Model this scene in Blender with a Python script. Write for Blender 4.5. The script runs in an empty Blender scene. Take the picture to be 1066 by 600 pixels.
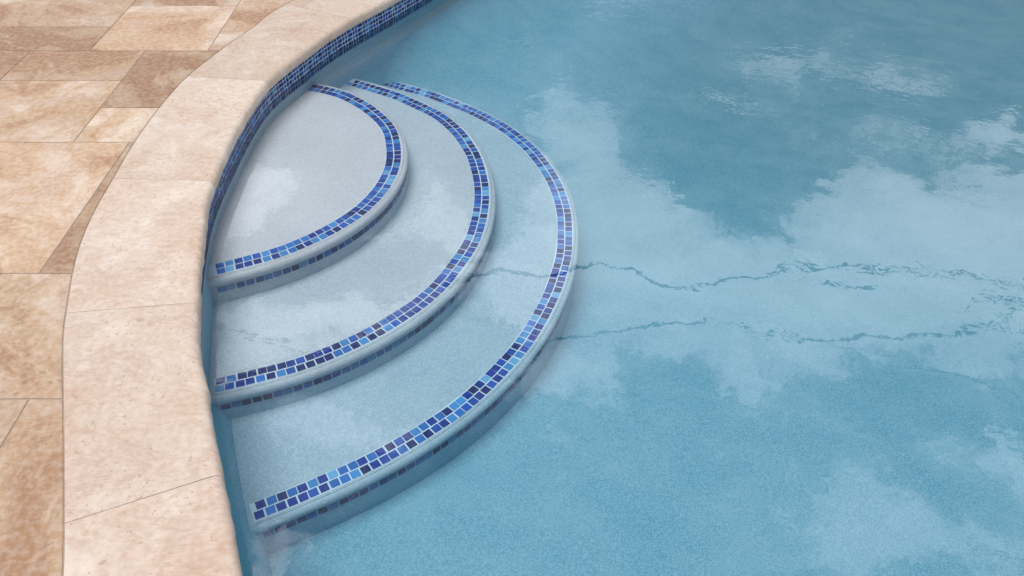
import bpy, math, random
import numpy as np
from mathutils import Vector, noise as mnoise
random.seed(4); rng=np.random.RandomState(4)
sc=bpy.context.scene
sc.view_settings.view_transform='Standard'; sc.view_settings.look='None'; sc.view_settings.exposure=0
H=1.35; F=840.0; P=math.radians(41); S=H/1.6
sp,cp=math.sin(P),math.cos(P)
def survey(px,py,z=0.0):
    a=(px-533)/F; b=(py-300)/F
    zc=(H-z)/(sp+b*cp)
    return (a*zc, zc*(cp-b*sp))
# ---------------- camera
cam=bpy.data.cameras.new("camera"); co=bpy.data.objects.new("camera",cam); sc.collection.objects.link(co)
co.location=(0,0,H); co.rotation_euler=(math.pi/2-P,0,0)
cam.sensor_width=36; cam.lens=F/1066*36; cam.clip_start=.02; cam.clip_end=500
sc.camera=co
# ---------------- helpers
def catmull(pts,n=24):
    p=[np.array(q,float) for q in pts]
    p=[2*p[0]-p[1]]+p+[2*p[-1]-p[-2]]
    out=[]
    for i in range(1,len(p)-2):
        for k in range(n):
            t=k/n
            out.append(.5*((2*p[i])+(-p[i-1]+p[i+1])*t+(2*p[i-1]-5*p[i]+4*p[i+1]-p[i+2])*t*t+(-p[i-1]+3*p[i]-3*p[i+1]+p[i+2])*t**3))
    out.append(p[-2]); return np.array(out)
def resample(c,step):
    d=np.r_[0,np.cumsum(np.linalg.norm(np.diff(c,axis=0),axis=1))]
    n=max(2,int(round(d[-1]/step)))
    s=np.linspace(0,d[-1],n+1)
    return np.c_[np.interp(s,d,c[:,0]),np.interp(s,d,c[:,1])]
def smooth(c,it):
    c=c.copy()
    for _ in range(it):
        c[1:-1]=.5*c[1:-1]+.25*(c[:-2]+c[2:])
    return c
def mesh_obj(name,verts,faces,mat,parent=None,smooth_shade=False,cols=None):
    me=bpy.data.meshes.new(name); me.from_pydata([tuple(map(float,v)) for v in verts],[],faces); me.update()
    if cols is not None:
        at=me.color_attributes.new("tone",'FLOAT_COLOR','CORNER')
        for f,c in zip(me.polygons,cols):
            for l in f.loop_indices: at.data[l].color=(c[0],c[1],c[2],1)
    if smooth_shade:
        for f in me.polygons: f.use_smooth=True
    ob=bpy.data.objects.new(name,me); sc.collection.objects.link(ob)
    if mat: me.materials.append(mat)
    if parent: ob.parent=parent
    return ob
class NT:
    def __init__(s,nt): s.nt=nt; nt.nodes.clear()
    def n(s,t,**k):
        nd=s.nt.nodes.new(t)
        for a,b in k.items(): setattr(nd,a,b)
        return nd
    def put(s,sock,v):
        if isinstance(v,bpy.types.NodeSocket): s.nt.links.new(v,sock)
        elif v is not None: sock.default_value=v
    def math(s,op,a,b=None,c=None,clamp=False):
        nd=s.n('ShaderNodeMath',operation=op,use_clamp=clamp)
        s.put(nd.inputs[0],a)
        if b is not None: s.put(nd.inputs[1],b)
        if c is not None: s.put(nd.inputs[2],c)
        return nd.outputs[0]
    def vm(s,op,a,b=None):
        nd=s.n('ShaderNodeVectorMath',operation=op); s.put(nd.inputs[0],a)
        if b is not None: s.put(nd.inputs[1],b)
        return nd.outputs['Value'] if op in('DOT_PRODUCT','LENGTH') else nd.outputs[0]
    def scale(s,a,f):
        nd=s.n('ShaderNodeVectorMath',operation='SCALE'); s.put(nd.inputs[0],a); s.put(nd.inputs[3],f); return nd.outputs[0]
    def noise(s,vec,scale,detail=4,rough=.5,dist=0,col=False):
        nd=s.n('ShaderNodeTexNoise'); s.put(nd.inputs['Vector'],vec); nd.inputs['Scale'].default_value=scale
        nd.inputs['Detail'].default_value=detail; nd.inputs['Roughness'].default_value=rough; nd.inputs['Distortion'].default_value=dist
        return nd.outputs['Color' if col else 'Fac']
    def ss(s,v,a,b,x=0,y=1):
        nd=s.n('ShaderNodeMapRange',interpolation_type='SMOOTHSTEP'); s.put(nd.inputs[0],v)
        nd.inputs[1].default_value=a; nd.inputs[2].default_value=b; nd.inputs[3].default_value=x; nd.inputs[4].default_value=y
        return nd.outputs[0]
    def mix(s,f,a,b,bt='MIX'):
        nd=s.n('ShaderNodeMix',data_type='RGBA',blend_type=bt); s.put(nd.inputs[0],f); s.put(nd.inputs[6],a); s.put(nd.inputs[7],b)
        return nd.outputs[2]
def newmat(name):
    m=bpy.data.materials.new(name); m.use_nodes=True; return m,NT(m.node_tree)
def finish(N,col,rough,bump=None,spec=.3,bs=.3,bd=.002):
    b=N.n('ShaderNodeBsdfPrincipled'); N.put(b.inputs['Base Color'],col); N.put(b.inputs['Roughness'],rough)
    b.inputs['Specular IOR Level'].default_value=spec
    if bump is not None:
        bn=N.n('ShaderNodeBump'); bn.inputs['Strength'].default_value=bs; bn.inputs['Distance'].default_value=bd
        N.put(bn.inputs['Height'],bump); N.put(b.inputs['Normal'],bn.outputs[0])
    o=N.n('ShaderNodeOutputMaterial'); N.put(o.inputs[0],b.outputs[0]); return b
# ---------------- materials
def travertine(name,c1,c2,c3,gold,rust,rustamt,grain=1.0,pits=.5):
    m,N=newmat(name)
    g=N.n('ShaderNodeNewGeometry').outputs['Position']
    at=N.n('ShaderNodeAttribute',attribute_name='tone')
    off=N.vm('ADD',g,N.vm('MULTIPLY',at.outputs['Color'],(7.0,9.0,5.0)))
    n1=N.noise(off,2.6,4,.55,.9); n2=N.noise(off,8,5,.68,.9); n3=N.noise(off,60,3,.7); n4=N.noise(off,240,2,.65)
    col=N.mix(N.ss(n1,.40,.58),c1,c2)
    col=N.mix(N.ss(n2,.42,.62,0,.65),col,c3)
    sep=N.n('ShaderNodeSeparateColor'); N.put(sep.inputs[0],at.outputs['Color'])
    rn=N.noise(off,2.3,6,.64,1.5)
    rs=N.math('ADD',rn,N.math('MULTIPLY',sep.outputs[0],.17))
    col=N.mix(N.math('MULTIPLY',N.ss(rs,.48,.59),rustamt*.85),col,gold)
    col=N.mix(N.math('MULTIPLY',N.ss(rs,.59,.70),rustamt),col,rust)
    col=N.mix(N.ss(n3,.38,.66,0,.24*grain),col,(.80,.71,.62,1))
    col=N.mix(N.ss(n4,.38,.66,.0,.20*grain),col,N.mix(.5,col,(.06,.03,.02,1)))
    pn=N.noise(off,85,2,.5,.3)
    pit=N.ss(N.math('ADD',pn,N.math('MULTIPLY',n2,.4)),.865,.915)
    col=N.mix(N.math('MULTIPLY',pit,pits),col,(.28,.17,.12,1))
    sv=N.vm('MULTIPLY',off,(1.0,2.4,1.0)); vn=N.noise(sv,3.8,5,.7,1.6)
    vein=N.math('SUBTRACT',1.0,N.ss(N.math('ABSOLUTE',N.math('SUBTRACT',vn,.5)),0.0,.022))
    col=N.mix(N.math('MULTIPLY',vein,.34),col,(.38,.22,.14,1))
    col=N.scale(col,N.ss(sep.outputs[1],0,1,.80,1.10))
    hgt=N.math('SUBTRACT',N.math('ADD',n3,N.math('MULTIPLY',n4,.4)),N.math('MULTIPLY',pit,1.2))
    finish(N,col,.75,hgt,.2,.45,.0011)
    return m
m_cop=travertine("travertine_coping",(.55,.44,.355,1),(.49,.365,.285,1),(.62,.53,.44,1),(.51,.375,.275,1),(.45,.30,.215,1),.6,.85,.42)
m_pav=travertine("travertine_paving",(.48,.335,.24,1),(.60,.475,.365,1),(.44,.295,.205,1),(.44,.275,.15,1),(.335,.18,.095,1),.85,.9,.45)
m,N=newmat("mortar"); g=N.n('ShaderNodeNewGeometry').outputs['Position']
finish(N,N.mix(N.noise(g,40,3,.6),(.27,.21,.16,1),(.42,.34,.27,1)),.9); m_mortar=m
# plaster; the water's light loss with depth is painted into its colour
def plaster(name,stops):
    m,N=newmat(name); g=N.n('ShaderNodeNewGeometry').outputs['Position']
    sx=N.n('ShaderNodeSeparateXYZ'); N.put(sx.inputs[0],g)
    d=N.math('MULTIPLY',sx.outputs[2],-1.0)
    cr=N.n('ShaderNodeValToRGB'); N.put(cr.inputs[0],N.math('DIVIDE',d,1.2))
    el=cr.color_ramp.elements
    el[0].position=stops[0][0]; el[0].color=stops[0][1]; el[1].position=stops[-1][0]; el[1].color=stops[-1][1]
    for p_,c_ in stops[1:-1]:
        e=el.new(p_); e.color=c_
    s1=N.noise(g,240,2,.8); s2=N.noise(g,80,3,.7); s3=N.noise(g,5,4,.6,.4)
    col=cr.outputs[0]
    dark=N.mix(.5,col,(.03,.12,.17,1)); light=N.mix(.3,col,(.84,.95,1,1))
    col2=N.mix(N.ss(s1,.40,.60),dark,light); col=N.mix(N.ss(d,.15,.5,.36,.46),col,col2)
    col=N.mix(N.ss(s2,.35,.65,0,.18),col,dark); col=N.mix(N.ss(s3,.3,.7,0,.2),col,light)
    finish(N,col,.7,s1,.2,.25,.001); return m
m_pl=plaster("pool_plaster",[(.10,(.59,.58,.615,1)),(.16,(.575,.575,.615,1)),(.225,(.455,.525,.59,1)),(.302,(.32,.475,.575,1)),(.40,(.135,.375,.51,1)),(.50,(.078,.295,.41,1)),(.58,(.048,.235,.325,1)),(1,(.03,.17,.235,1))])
m_plw=plaster("pool_wall_plaster",[(.10,(.48,.55,.61,1)),(.16,(.38,.53,.61,1)),(.24,(.19,.45,.56,1)),(.30,(.13,.41,.53,1)),(.41,(.11,.38,.51,1)),(.58,(.07,.29,.39,1)),(1,(.03,.18,.25,1))])  # wall copy, deep tones lightened to make up for shade on upright faces
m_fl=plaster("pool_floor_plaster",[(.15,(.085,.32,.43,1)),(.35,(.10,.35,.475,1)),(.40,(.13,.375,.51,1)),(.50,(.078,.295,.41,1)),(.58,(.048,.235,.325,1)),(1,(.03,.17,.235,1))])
# mosaic
m,N=newmat("blue_glass_mosaic"); at=N.n('ShaderNodeAttribute',attribute_name='tone')
g=N.n('ShaderNodeNewGeometry').outputs['Position']
c=N.mix(N.ss(N.noise(g,120,2,.6),.3,.7,0,.15),at.outputs['Color'],N.mix(.4,at.outputs['Color'],(.2,.45,.75,1)))
finish(N,c,.25,None,.3); m_mos=m
m,N=newmat("white_grout"); g=N.n('ShaderNodeNewGeometry').outputs['Position']
sx=N.n('ShaderNodeSeparateXYZ'); N.put(sx.inputs[0],g)
finish(N,N.mix(N.ss(sx.outputs[2],-.5,-.1),(.50,.69,.80,1),(.60,.66,.73,1)),.8); m_gr=m
# water
m,N=newmat("pool_water"); g=N.n('ShaderNodeNewGeometry').outputs['Position']
sx=N.n('ShaderNodeSeparateXYZ'); N.put(sx.inputs[0],g)
w1=N.noise(g,2.6,2,.5,.3); w2=N.noise(g,20,2,.6,.4)
wm=N.math('ADD',N.math('MULTIPLY',N.ss(w1,.50,.62),.16),N.ss(sx.outputs[1],1.9,3.3,.03,.24))
hh=N.math('ADD',w1,N.math('MULTIPLY',w2,wm))
bn=N.n('ShaderNodeBump'); bn.inputs['Strength'].default_value=1; bn.inputs['Distance'].default_value=.0015; N.put(bn.inputs['Height'],hh)
fr=N.n('ShaderNodeFresnel'); fr.inputs[0].default_value=1.7; N.put(fr.inputs[1],bn.outputs[0])
tr=N.n('ShaderNodeBsdfTransparent'); tr.inputs[0].default_value=(.96,1,1,1)
gl=N.n('ShaderNodeBsdfGlossy'); gl.inputs['Roughness'].default_value=.0; N.put(gl.inputs['Normal'],bn.outputs[0])
mx=N.n('ShaderNodeMixShader'); N.put(mx.inputs[0],fr.outputs[0]); N.put(mx.inputs[1],tr.outputs[0]); N.put(mx.inputs[2],gl.outputs[0])
o=N.n('ShaderNodeOutputMaterial'); N.put(o.inputs[0],mx.outputs[0]); m_w=m
# ---------------- pool edge curves
U=lambda L:[(a*S,b*S) for a,b in L]
inner_px=[(247,600),(241,545),(230,490),(219,440),(211,390),(206,350),(205,316),(208,270),(213,225),(221,188),(238,150),(257,114),(279,83),(311,57),(350,29),(402,0)]
outer_px=[(66,600),(67,545),(67,470),(66,400),(66,350),(70,320),(80,266),(96,225),(118,186),(141,147),(167,111),(195,80),(230,52),(266,27),(306,0)]
inner=U([(3.2,-3.2),(1.2,-2),(.35,-1),(-.25,0)])+[survey(*p) for p in inner_px]+U([(-.02,5.15),(.9,6.4),(2.2,7.6),(4.2,8.8),(7.5,9.6)])
outer=U([(2.9,-3.5),(.9,-2.3),(0.0,-1.2),(-.62,0)])+[survey(*p) for p in outer_px]+U([(-.35,5.45),(.6,6.7),(1.95,7.95),(4.0,9.2),(7.4,10.0)])
ci=smooth(resample(catmull(inner),.01),25); cc=smooth(resample(catmull(outer),.01),25)
gi=lambda y:np.interp(y,ci[:,1],ci[:,0]); go=lambda y:np.interp(y,cc[:,1],cc[:,0])
YMAX=ci[-1,1]; YMIN=ci[0,1]
def offset(c,dist):
    t=np.gradient(c,axis=0); t/=np.linalg.norm(t,axis=1)[:,None]
    nn=np.c_[t[:,1],-t[:,0]]
    if not np.isscalar(dist): dist=np.asarray(dist)[:,None]
    return c+nn*dist   # + = to the right of travel
kk=np.clip((ci[:,1]-1.45)/.9,0,1); kk=kk*kk*(3-2*kk)
cw=offset(ci,-(.032-.012*kk))
gw=lambda y:np.interp(y,cw[:,1],cw[:,0])
WZ=-.105
# ---------------- ground and bed
XE=9.0; GZ=-.0024
ys=np.linspace(cw[0,1],cw[-1,1],240)
v=[];f=[]
for y in ys: v+=[(-60,y,GZ),(gw(y)-.004,y,GZ)]
for i in range(len(ys)-1): a=2*i; f.append((a,a+1,a+3,a+2))
b=len(v); y0,y1=ys[0],ys[-1]
v+=[(-60,-60,GZ),(60,-60,GZ),(60,y0,GZ),(-60,y0,GZ)]; f.append((b,b+1,b+2,b+3)); b+=4
v+=[(-60,y1,GZ),(60,y1,GZ),(60,60,GZ),(-60,60,GZ)]; f.append((b,b+1,b+2,b+3)); b+=4
v+=[(XE,y0,GZ),(60,y0,GZ),(60,y1,GZ),(XE,y1,GZ)]; f.append((b,b+1,b+2,b+3))
ob=mesh_obj("ground",v,f,m_mortar); ob["kind"]="structure"
# ---------------- paving
rects=[]
def R(x0,x1,y0,y1,r=0.3,b=.5): rects.append((x0*S,x1*S,y0*S,y1*S,r,b))
R(-1.26,0.5,.62,1.40,.7,.5); R(-2.04,-1.26,.62,1.40,.5,.35)
R(-1.75,0,1.40,1.91,.45,.5); R(-2.3,-1.75,1.40,1.91,.3,.5)
R(-1.46,0,1.91,2.69,.55,.25); R(-2.24,-1.46,1.91,2.69,.35,.8)
R(-1.675,0,2.69,2.96,.2,.75); R(-2.46,-1.675,2.69,3.2,.55,.6); R(-1.675,0,2.96,3.495,1.0,.2)
R(-2.2,-1.675,3.2,3.495,.6,.4); R(-2.46,-2.2,3.2,3.495,.8,.3)
R(-1.93,-1.39,3.495,4.02,.35,.7); R(-1.39,.6,3.495,4.28,.6,.5); R(-2.45,-1.93,3.495,3.76,.95,.2); R(-2.75,-1.93,3.76,4.28,.6,.4); R(-1.93,-1.39,4.02,4.28,.7,.3)
R(-2.75,-2.45,3.495,3.76,.2,.5)
def fill(xr,y0,y1,w):
    x=xr
    while x>-9:
        ww=w*random.choice([.66,1,1,1.3]); R(x-ww,x,y0,y1,random.random()*.9,random.random()*.8); x-=ww
fill(-2.04,.62,1.40,.78); fill(-2.3,1.40,1.91,.6); fill(-2.24,1.91,2.69,.6); fill(-2.46,2.69,3.495,.6); fill(-2.75,3.495,4.28,.6)
y=4.28
while y<10: 
    h=random.choice([.52,.78,.52]); fill(8+random.random(),y,y+h,.62); y+=h
y=.62
while y>-4:
    h=random.choice([.52,.78]); fill(3.0+random.random(),y-h,y,.62); y-=h
v=[];f=[];cols=[]
G=.0018; T=.004; BV=.0016
def prism(poly,c):
    n=len(poly)
    b=len(v)
    P_=np.array(poly); 
    e=np.roll(P_,-1,0)-np.roll(P_,1,0); e/=np.linalg.norm(e,axis=1)[:,None]+1e-9
    ins=P_+np.c_[-e[:,1],e[:,0]]*BV
    v.extend([(p[0],p[1],-T) for p in P_]+[(p[0],p[1],-BV*.5) for p in P_]+[(p[0],p[1],0) for p in ins])
    for i in range(n):
        j=(i+1)%n
        f.append((b+i,b+j,b+n+j,b+n+i)); f.append((b+n+i,b+n+j,b+2*n+j,b+2*n+i)); cols.extend([c,c])
    f.append(tuple(b+2*n+i for i in range(n))); cols.append(c)
for (x0,x1,ya,yb,r,bb) in rects:
    x0+=G;x1-=G;ya+=G;yb-=G
    n=14; yy=np.linspace(ya,yb,n); yy2=np.clip(yy,YMIN,YMAX)
    lim=go(yy2)-.0035; xr=np.minimum(x1,lim); ok=xr>x0+.012
    i=0
    while i<n:
        if ok[i]:
            j=i
            while j+1<n and ok[j+1]: j+=1
            if j>i:
                right=[(xr[k],yy[k]) for k in range(i,j+1)]
                if not (lim[i:j+1]<x1).any(): right=[right[0],right[-1]]
                poly=[(x0,yy[i])]+right+[(x0,yy[j])]
                prism(poly,(min(1,r),bb,random.random()))
            i=j+1
        else: i+=1
ob=mesh_obj("patio_paving",v,f,m_pav,cols=cols); ob["kind"]="structure"
# ---------------- coping stones
jpx=[((306,4),(372,20)),((195,80),(280,84)),((118,186),(221,188)),((71,326),(205,315)),((67,545),(232,493))]
jo=[(survey(*a)[1],survey(*b)[1]) for a,b in jpx]
jo=[(5.75*S,5.45*S),(5.0*S,4.75*S)]+jo+[(.42*S,.5*S),(-.25*S,-.1*S),(-.9*S,-.75*S)]
def seg(c,ya,yb,n):
    d=np.r_[0,np.cumsum(np.linalg.norm(np.diff(c,axis=0),axis=1))]
    s=np.linspace(np.interp(ya,c[:,1],d),np.interp(yb,c[:,1],d),n)
    return np.c_[np.interp(s,d,c[:,0]),np.interp(s,d,c[:,1])]
tones=[(.3,.5),(.5,.45),(.45,.5),(.25,.7),(.3,.8),(.45,.7),(.35,.8),(.3,.7),(.4,.6)]
for k in range(len(jo)-1):
    n=40
    (o1,i1),(o0,i0)=jo[k],jo[k+1]
    A=seg(cc,o0,o1,n); B=seg(ci,i0,i1,n)
    v=[];f=[]
    tan=(A[-1]+B[-1])-(A[0]+B[0]); tan/=np.linalg.norm(tan)
    for i in range(n):
        a=A[i].copy(); b_=B[i].copy()
        if i==0: a+=tan*.0007; b_+=tan*.0007
        if i==n-1: a-=tan*.0007; b_-=tan*.0007
        dr=(b_-a); l=np.linalg.norm(dr); dr/=l
        endb=0.0003 if i in(0,n-1) else 0
        rr=.018
        l+=.003*mnoise.noise(Vector((b_[0]*25,b_[1]*25,3)))+.005*mnoise.noise(Vector((b_[0]*7,b_[1]*7,7)))
        pr=[(0,-.045),(0,-.003),(.0006,-.0008),(.003,0)]
        for q in np.linspace(.1,.9,8): pr.append((q*l,0))
        for q in np.linspace(0,math.pi/2,6): pr.append((l-rr+rr*math.sin(q),-rr+rr*math.cos(q)))
        pr+=[(l,-.036),(l-.005,-.043),(l-.012,-.045)]
        for (q,z) in pr:
            p=a+dr*q
            z2=z
            if z>-.02: z2=z-endb+.0007*mnoise.noise(Vector((p[0]*9,p[1]*9,k)))+.0004
            v.append((p[0],p[1],z2))
    m_=len(pr)
    for i in range(n-1):
        for j in range(m_):
            j2=(j+1)%m_
            f.append((i*m_+j,(i+1)*m_+j,(i+1)*m_+j2,i*m_+j2))
    f.append(tuple(range(m_))); f.append(tuple((n-1)*m_+j for j in reversed(range(m_))))
    f=[tuple(reversed(q)) for q in f]
    t=tones[k]
    ob=mesh_obj("coping_stone",v,f,m_cop,cols=[(t[0],t[1],random.random())]*len(f))
    for pl in ob.data.polygons: pl.use_smooth=len(pl.vertices)==4
    ob.data.set_sharp_from_angle(angle=math.radians(40))
    ob["label"]="beige travertine coping stone with rounded edge beside pool"; ob["category"]="coping stone"; ob["group"]="travertine coping stones along the pool edge"
# ---------------- mosaics
pal=[((.002,.009,.11),4),((.004,.026,.24),5),((.008,.065,.36),5),((.02,.14,.47),4),((.05,.24,.56),3),((.13,.36,.62),1)]
bag=[c for c,w in pal for _ in range(w)]
def tile_quad(v,f,cols,p,t,nrm,up,w,h,th,col):
    b=len(v); j=lambda:(random.random()-.5)*.0008
    cs=[]
    for (a,c) in((-1,-1),(1,-1),(1,1),(-1,1)):
        cs.append((a*w/2+j(),c*h/2+j()))
    for lvl,ins in((0,1.0),(th*.7,1.0),(th,.94)):
        for (a,c) in cs: v.append(p+t*a*ins+up*c*ins+nrm*lvl)
    for q in(0,4):
        for i in range(4):
            k=(i+1)%4; f.append((b+q+i,b+q+k,b+q+4+k,b+q+4+i)); cols.append(col)
    f.append((b+8,b+9,b+10,b+11)); cols.append(col)
PIT=.0275
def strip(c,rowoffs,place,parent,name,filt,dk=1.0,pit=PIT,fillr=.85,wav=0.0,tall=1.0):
    v=[];f=[];cols=[]
    cr_=resample(c,.002); d=np.r_[0,np.cumsum(np.linalg.norm(np.diff(cr_,axis=0),axis=1))]
    tang=np.gradient(cr_,axis=0); tang/=np.linalg.norm(tang,axis=1)[:,None]
    for ri,ro in enumerate(rowoffs):
        s=pit*(.5+(.12 if ri%2 else 0))
        while s<d[-1]:
            i=min(len(d)-1,int(round(s/d[-1]*(len(d)-1))))
            p2=cr_[i]; t2=tang[i]
            if filt(p2):
                p,t,nr,up=place(p2,t2,ro+wav*mnoise.noise(Vector((p2[0]*7,p2[1]*7,1.5))))
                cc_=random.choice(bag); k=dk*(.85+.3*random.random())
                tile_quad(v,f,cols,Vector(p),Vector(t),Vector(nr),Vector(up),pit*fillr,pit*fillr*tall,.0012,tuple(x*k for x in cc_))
            s+=pit*(1+wav*14*mnoise.noise(Vector((p2[0]*11,p2[1]*11,ri+4.5))))
    return mesh_obj(name,v,f,m_mos,parent,cols=cols)
# ---------------- pool wall
def flare(z,y):
    return np.minimum(.05,np.maximum(0,(-z-.275)*.42))*np.ones_like(y)
wc=resample(cw,.02); 
v=[];f=[];NZ=60
n=len(wc)+3
for k in range(NZ+1):
    z=-.012-2.2*k/NZ
    cz=offset(wc,flare(z,wc[:,1])); cz=np.vstack([cz,[[XE,wc[-1,1]]],[[XE,wc[0,1]]],[cz[0]]])
    v+=[(p[0],p[1],z) for p in cz]
for k in range(NZ):
    for i in range(n-1): a=k*n+i; f.append((a,a+1,a+n+1,a+n))
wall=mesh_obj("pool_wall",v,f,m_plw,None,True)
wall["label"]="curved pale blue plaster pool wall with mosaic waterline"; wall["category"]="pool wall"
WP=.0175
wcap=offset(wc,.0015)
def ribbon(c,z0,z1,name,mat,parent=None):
    n=len(c); v=[(p[0],p[1],z0) for p in c]+[(p[0],p[1],z1) for p in c]
    return mesh_obj(name,v,[(i,i+1,n+i+1,n+i) for i in range(n-1)],mat,parent,True)
gr=ribbon(wcap,-.040,-.047-5*WP,"waterline_grout",m_gr,wall)
vis=wcap[(wcap[:,1]>-.8)&(wcap[:,1]<6.6)]
def pl_wall(p,t,ro): return (p[0],p[1],ro),(t[0],t[1],0),(t[1],-t[0],0),(0,0,1)
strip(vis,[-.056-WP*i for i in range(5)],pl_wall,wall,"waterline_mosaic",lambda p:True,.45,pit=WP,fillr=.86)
# ---------------- steps
Z=[-.172,-.264,-.356]
bands=[
[(314,86),(345,90),(375,101),(400,117),(415,135),(421,158),(417,182),(403,204),(380,226),(345,248),(300,268),(255,281),(217,289)],
[(361,81),(400,91),(440,106),(470,122),(492,143),(506,170),(512,205),(507,240),(493,270),(470,300),(435,330),(390,357),(340,380),(285,398),(228,409)],
[(409,85),(455,97),(500,115),(540,137),(570,165),(590,198),(598,235),(595,275),(580,320),(555,362),(520,402),(475,440),(420,475),(350,510),(270,542)]]
lab=["shallowest curved plaster pool step edged with blue mosaic","middle curved plaster pool step edged with blue mosaic","widest lowest curved plaster pool step edged with blue mosaic"]
for k in range(3):
    z=Z[k]; pts=[survey(px,py,z) for px,py in bands[k]]
    c=catmull(pts); c=smooth(resample(c,.02),60 if k else 40)
    t0=c[0]-c[3]; t0/=np.linalg.norm(t0); t1=c[-1]-c[-4]; t1/=np.linalg.norm(t1)
    ext0=[c[0]+t0*.02*i for i in range(22,0,-1)]; ext1=[c[-1]+t1*.02*i for i in range(1,16)]
    c=smooth(np.vstack([ext0,c,ext1]),20)
    EO=.022
    nose=offset(c,-EO)
    c_=resample(nose,.012)
    rr=.015; zb=Z[k+1]-.03 if k<2 else -1.1
    prof=[(-.006,zb),(-.006,z-2*rr-.002)]+[(-rr+rr*math.cos(a),z-rr-rr*math.sin(a)) for a in np.linspace(math.pi/2*.6,-math.pi/2,13)]
    v=[];f=[];n=len(c_)
    for (o_,zz) in prof:
        q=offset(c_,-o_)
        v+=[(p[0],p[1],zz) for p in q]
    for a in range(len(prof)-1):
        for i in range(n-1):
            b=a*n+i; f.append((b,b+n,b+n+1,b+1))
    top=(len(prof)-1)*n
    f.append(tuple(top+i for i in range(n)))
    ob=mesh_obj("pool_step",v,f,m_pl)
    for pl in ob.data.polygons: pl.use_smooth=len(pl.vertices)==4
    ob["label"]=lab[k]; ob["category"]="pool step"; ob["group"]="curved entry steps of the pool"
    ex=[.012,.016,.054][k]
    filt=lambda p: p[0]>gw(p[1])+(ex if p[1]<1.9 else .012)
    def pl_tread(p,t,ro,z=z):
        nrm=(t[1],-t[0])
        return (p[0]+nrm[0]*ro,p[1]+nrm[1]*ro,z+.0012),(t[0],t[1],0),(0,0,1),(nrm[0],nrm[1],0)
    def pl_riser(p,t,ro,z=z):
        nrm=(-t[1],t[0])
        return (p[0],p[1],z+ro),(t[0],t[1],0),(nrm[0],nrm[1],0),(0,0,1)
    ga=offset(resample(c,.012),-.001); gb=offset(resample(c,.012),2*PIT+.001)
    v=[(p[0],p[1],z+.001) for p in ga]+[(p[0],p[1],z+.001) for p in gb]; n=len(ga)
    keep=[i for i in range(n-1) if filt(ga[i])]
    mesh_obj("tread_grout",v,[(i,i+1,n+i+1,n+i) for i in keep],m_gr,ob)
    strip(c,[PIT*.5,PIT*1.5],pl_tread,ob,"tread_mosaic",filt,wav=.0045)
    rc=offset(nose,.0048)
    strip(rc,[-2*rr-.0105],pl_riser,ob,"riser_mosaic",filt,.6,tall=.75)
# ---------------- floor, coved up to the wall past the steps
xs=np.concatenate([np.linspace(-1.8,2.6,150),np.linspace(2.7,XE,40)]); yy=np.concatenate([np.linspace(YMIN-.2,2.6,50),np.linspace(2.65,YMAX+.2,150)])
cwd=cw[::8]
v=[]
for y in yy:
    for x in xs:
        z=-.47-.045*max(0,x)-.075*max(0,y-1.6)-.01*max(0,y)
        if y>2.8:
            d=np.sqrt(((cwd-np.array([x,y]))**2).sum(1).min())
            if x<gw(y): d=0
            k=min(1,(y-2.8)/.9); k=k*k*(3-2*k)
            z=z+(-.20-z)*k*max(0,1-d/1.7)**2.6
        v.append((x,y,z))
n=len(xs)
f=[(j*n+i,j*n+i+1,(j+1)*n+i+1,(j+1)*n+i) for j in range(len(yy)-1) for i in range(n-1)]
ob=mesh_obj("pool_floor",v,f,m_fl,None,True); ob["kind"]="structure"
# ---------------- water
v=[];f=[]
ys=np.linspace(cw[0,1],cw[-1,1],240)
for y in ys: v+=[(gw(y)-.002,y,WZ),(XE,y,WZ)]
for i in range(len(ys)-1): a=2*i; f.append((a,a+1,a+3,a+2))
ob=mesh_obj("water",v,f,m_w); ob["kind"]="structure"
# ---------------- sun + sky
sd=Vector((-.11,-.05,.98)).normalized()
L=bpy.data.lights.new("sun",'SUN'); L.energy=2.2; L.angle=math.radians(34); L.color=(1,.97,.93)
lo=bpy.data.objects.new("sun",L); sc.collection.objects.link(lo); lo.rotation_euler=sd.to_track_quat('Z','Y').to_euler()
w=bpy.data.worlds.new("World"); sc.world=w; w.use_nodes=True; N=NT(w.node_tree)
w.cycles.sampling_method='MANUAL'; w.cycles.sample_map_resolution=256
sky=N.n('ShaderNodeTexSky',sky_type='NISHITA'); sky.sun_disc=False
sky.sun_elevation=math.asin(sd.z); sky.sun_rotation=math.atan2(sd.x,sd.y)
skyc=N.scale(sky.outputs[0],.08)
tc=N.n('ShaderNodeTexCoord'); sx=N.n('ShaderNodeSeparateXYZ'); N.put(sx.inputs[0],tc.outputs['Generated'])
zz=N.math('MAXIMUM',sx.outputs[2],.06)
cv=N.n('ShaderNodeCombineXYZ'); N.put(cv.inputs[0],N.math('DIVIDE',sx.outputs[0],zz)); N.put(cv.inputs[1],N.math('DIVIDE',sx.outputs[1],zz))
uv=cv.outputs[0]
wb=N.vm('SUBTRACT',N.noise(uv,2.2,5,.68,0,True),(.5,.5,.5))
wsm=N.scale(N.vm('SUBTRACT',N.noise(uv,30,3,.75,0,True),(.5,.5,.5)),.042)
uvs=N.vm('ADD',uv,wsm)
uvd=N.vm('ADD',uvs,N.scale(wb,.5))
def cu(px,py):
    a=(px-533)/F; b=(py-300)/F; z=1/(sp+b*cp); return a*z,z*(cp-b*sp),z
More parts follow.
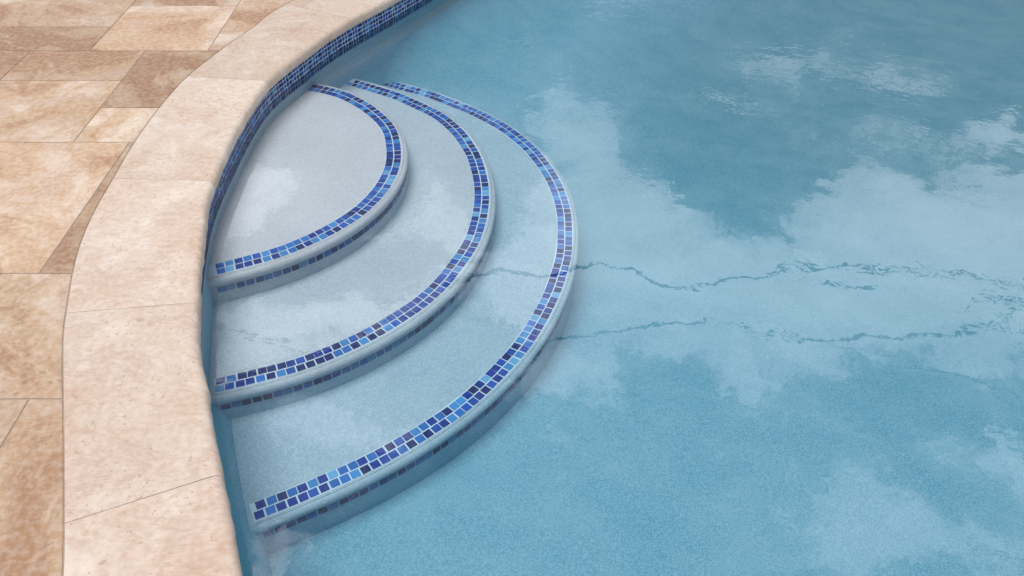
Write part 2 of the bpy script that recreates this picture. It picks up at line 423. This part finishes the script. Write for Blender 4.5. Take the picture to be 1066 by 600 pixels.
blobs=[(880,290,330,85,1.05),(640,235,90,75,.8),(990,215,170,60,.75),(600,130,45,50,.6),(930,570,110,50,.7),(1050,470,90,50,.65),(850,500,50,25,.35),
 (820,65,65,14,.55),(945,80,60,10,.45),(1035,130,80,11,.75),(655,8,70,5,.6),(760,100,60,7,.4),(900,30,90,5,.4),
 (270,200,50,50,.8),(330,330,90,35,.7),(450,200,40,40,.5),(510,290,60,25,.6),(580,385,50,30,.8),(770,385,40,18,.5),(350,440,70,30,.45),(290,590,30,25,1.1),
 (750,175,85,45,-1.1),(690,395,55,24,-.9),(930,410,100,28,-.7),(400,275,50,25,-1.1),(370,140,45,30,-.9),(480,370,50,25,-.5)]
acc=.0
for (px,py,rx,ry,wt) in blobs:
    u,v_,z=cu(px,py); su=F/(rx*z); sv=2/(abs(cu(px,py-ry)[1]-cu(px,py+ry)[1]))
    q=N.vm('MULTIPLY',N.vm('SUBTRACT',uvd,(u,v_,0)),(su,sv,0))
    e=N.math('EXPONENT',N.math('MULTIPLY',N.vm('DOT_PRODUCT',q,q),-1.0))
    acc=N.math('MULTIPLY_ADD',e,wt,acc)
nz=N.noise(uvd,3.6,5,.76)
fld=N.math('ADD',acc,N.math('MULTIPLY',N.math('SUBTRACT',nz,.5),2.2))
cloud=N.ss(fld,.26,.48); soft=N.ss(fld,-.25,1.4,.0,1)
cloud=N.math('ADD',N.math('MULTIPLY',cloud,.42),N.math('MULTIPLY',soft,1.0))
s2=N.n('ShaderNodeSeparateXYZ'); N.put(s2.inputs[0],uvs)
cloud=N.math('MULTIPLY',cloud,N.ss(s2.outputs[1],1.4,2.5,1.0,.45))
wn=N.ss(nz,.4,.62,.95,1.35)
def seam(pts,width):  # thin dark line added to the sky for the water to mirror
    P2=[cu(*p)[:2] for p in pts]; umin,umax=P2[0][0],P2[-1][0]
    fc=N.n('ShaderNodeFloatCurve'); cvv=fc.mapping.curves[0]
    norm=lambda p:((p[0]-umin)/(umax-umin),(p[1]-.5)/2.0)
    pp=[norm(p) for p in P2]
    cvv.points[0].location=pp[0]; cvv.points[1].location=pp[-1]
    for p in pp[1:-1]: cvv.points.new(*p)
    for p in cvv.points: p.handle_type='VECTOR'
    fc.mapping.update()
    uu=N.math('DIVIDE',N.math('SUBTRACT',s2.outputs[0],umin),umax-umin)
    N.put(fc.inputs['Value'],uu)
    vv=N.math('DIVIDE',N.math('SUBTRACT',s2.outputs[1],.5),2.0)
    dd=N.math('ABSOLUTE',N.math('SUBTRACT',vv,fc.outputs[0]))
    ln=N.math('SUBTRACT',1.0,N.math('DIVIDE',dd,N.math('MULTIPLY',wn,width)),clamp=True)
    ln=N.ss(ln,0,.4)
    inr=N.math('MULTIPLY',N.math('GREATER_THAN',uu,0.0),N.math('LESS_THAN',uu,1.0))
    return N.math('MULTIPLY',ln,inr)
seams=[seam([(400,306),(470,292),(520,283),(560,290),(590,284),(620,276),(660,280),(675,290),(690,296),(740,296),(770,290),(790,283),(815,276),(850,277),(880,274),(900,280),(940,278),(970,283),(1000,281),(1030,289),(1066,292),(1250,300)],.0028),
 seam([(560,352),(600,349),(640,345),(670,340),(700,340),(740,340),(765,343),(800,350),(830,354),(860,354),(900,348),(930,353),(960,353),(1000,354),(1030,347),(1066,347),(1250,340)],.0023),
 seam([(1005,330),(1012,318),(1040,311),(1066,316),(1100,312)],.0021),
 seam([(1003,330),(1020,343),(1045,338),(1062,322)],.0018),
 seam([(215,338),(250,347),(300,352),(345,364)],.0028),
 seam([(860,297),(880,304),(915,302)],.0022),
 seam([(470,320),(500,330),(545,336)],.0024),
 seam([(300,300),(330,310),(350,303)],.0028),
 seam([(930,380),(980,384),(1010,395),(1066,408),(1150,420)],.0018)]
ln=seams[0]
for q in seams[1:]: ln=N.math('MAXIMUM',ln,q)
hz=N.ss(sx.outputs[1],-.35,.3,.78,.10)
gray=N.math('ADD',N.math('MULTIPLY',cloud,1.7),hz)
tot=N.vm('ADD',skyc,N.scale((.98,1.0,1.03),gray))
tot=N.scale(tot,N.math('SUBTRACT',1.0,N.math('MULTIPLY',ln,.92)))
bg=N.n('ShaderNodeBackground'); N.put(bg.inputs[0],tot); bg.inputs[1].default_value=1.0
o=N.n('ShaderNodeOutputWorld'); N.put(o.inputs[0],bg.outputs[0])
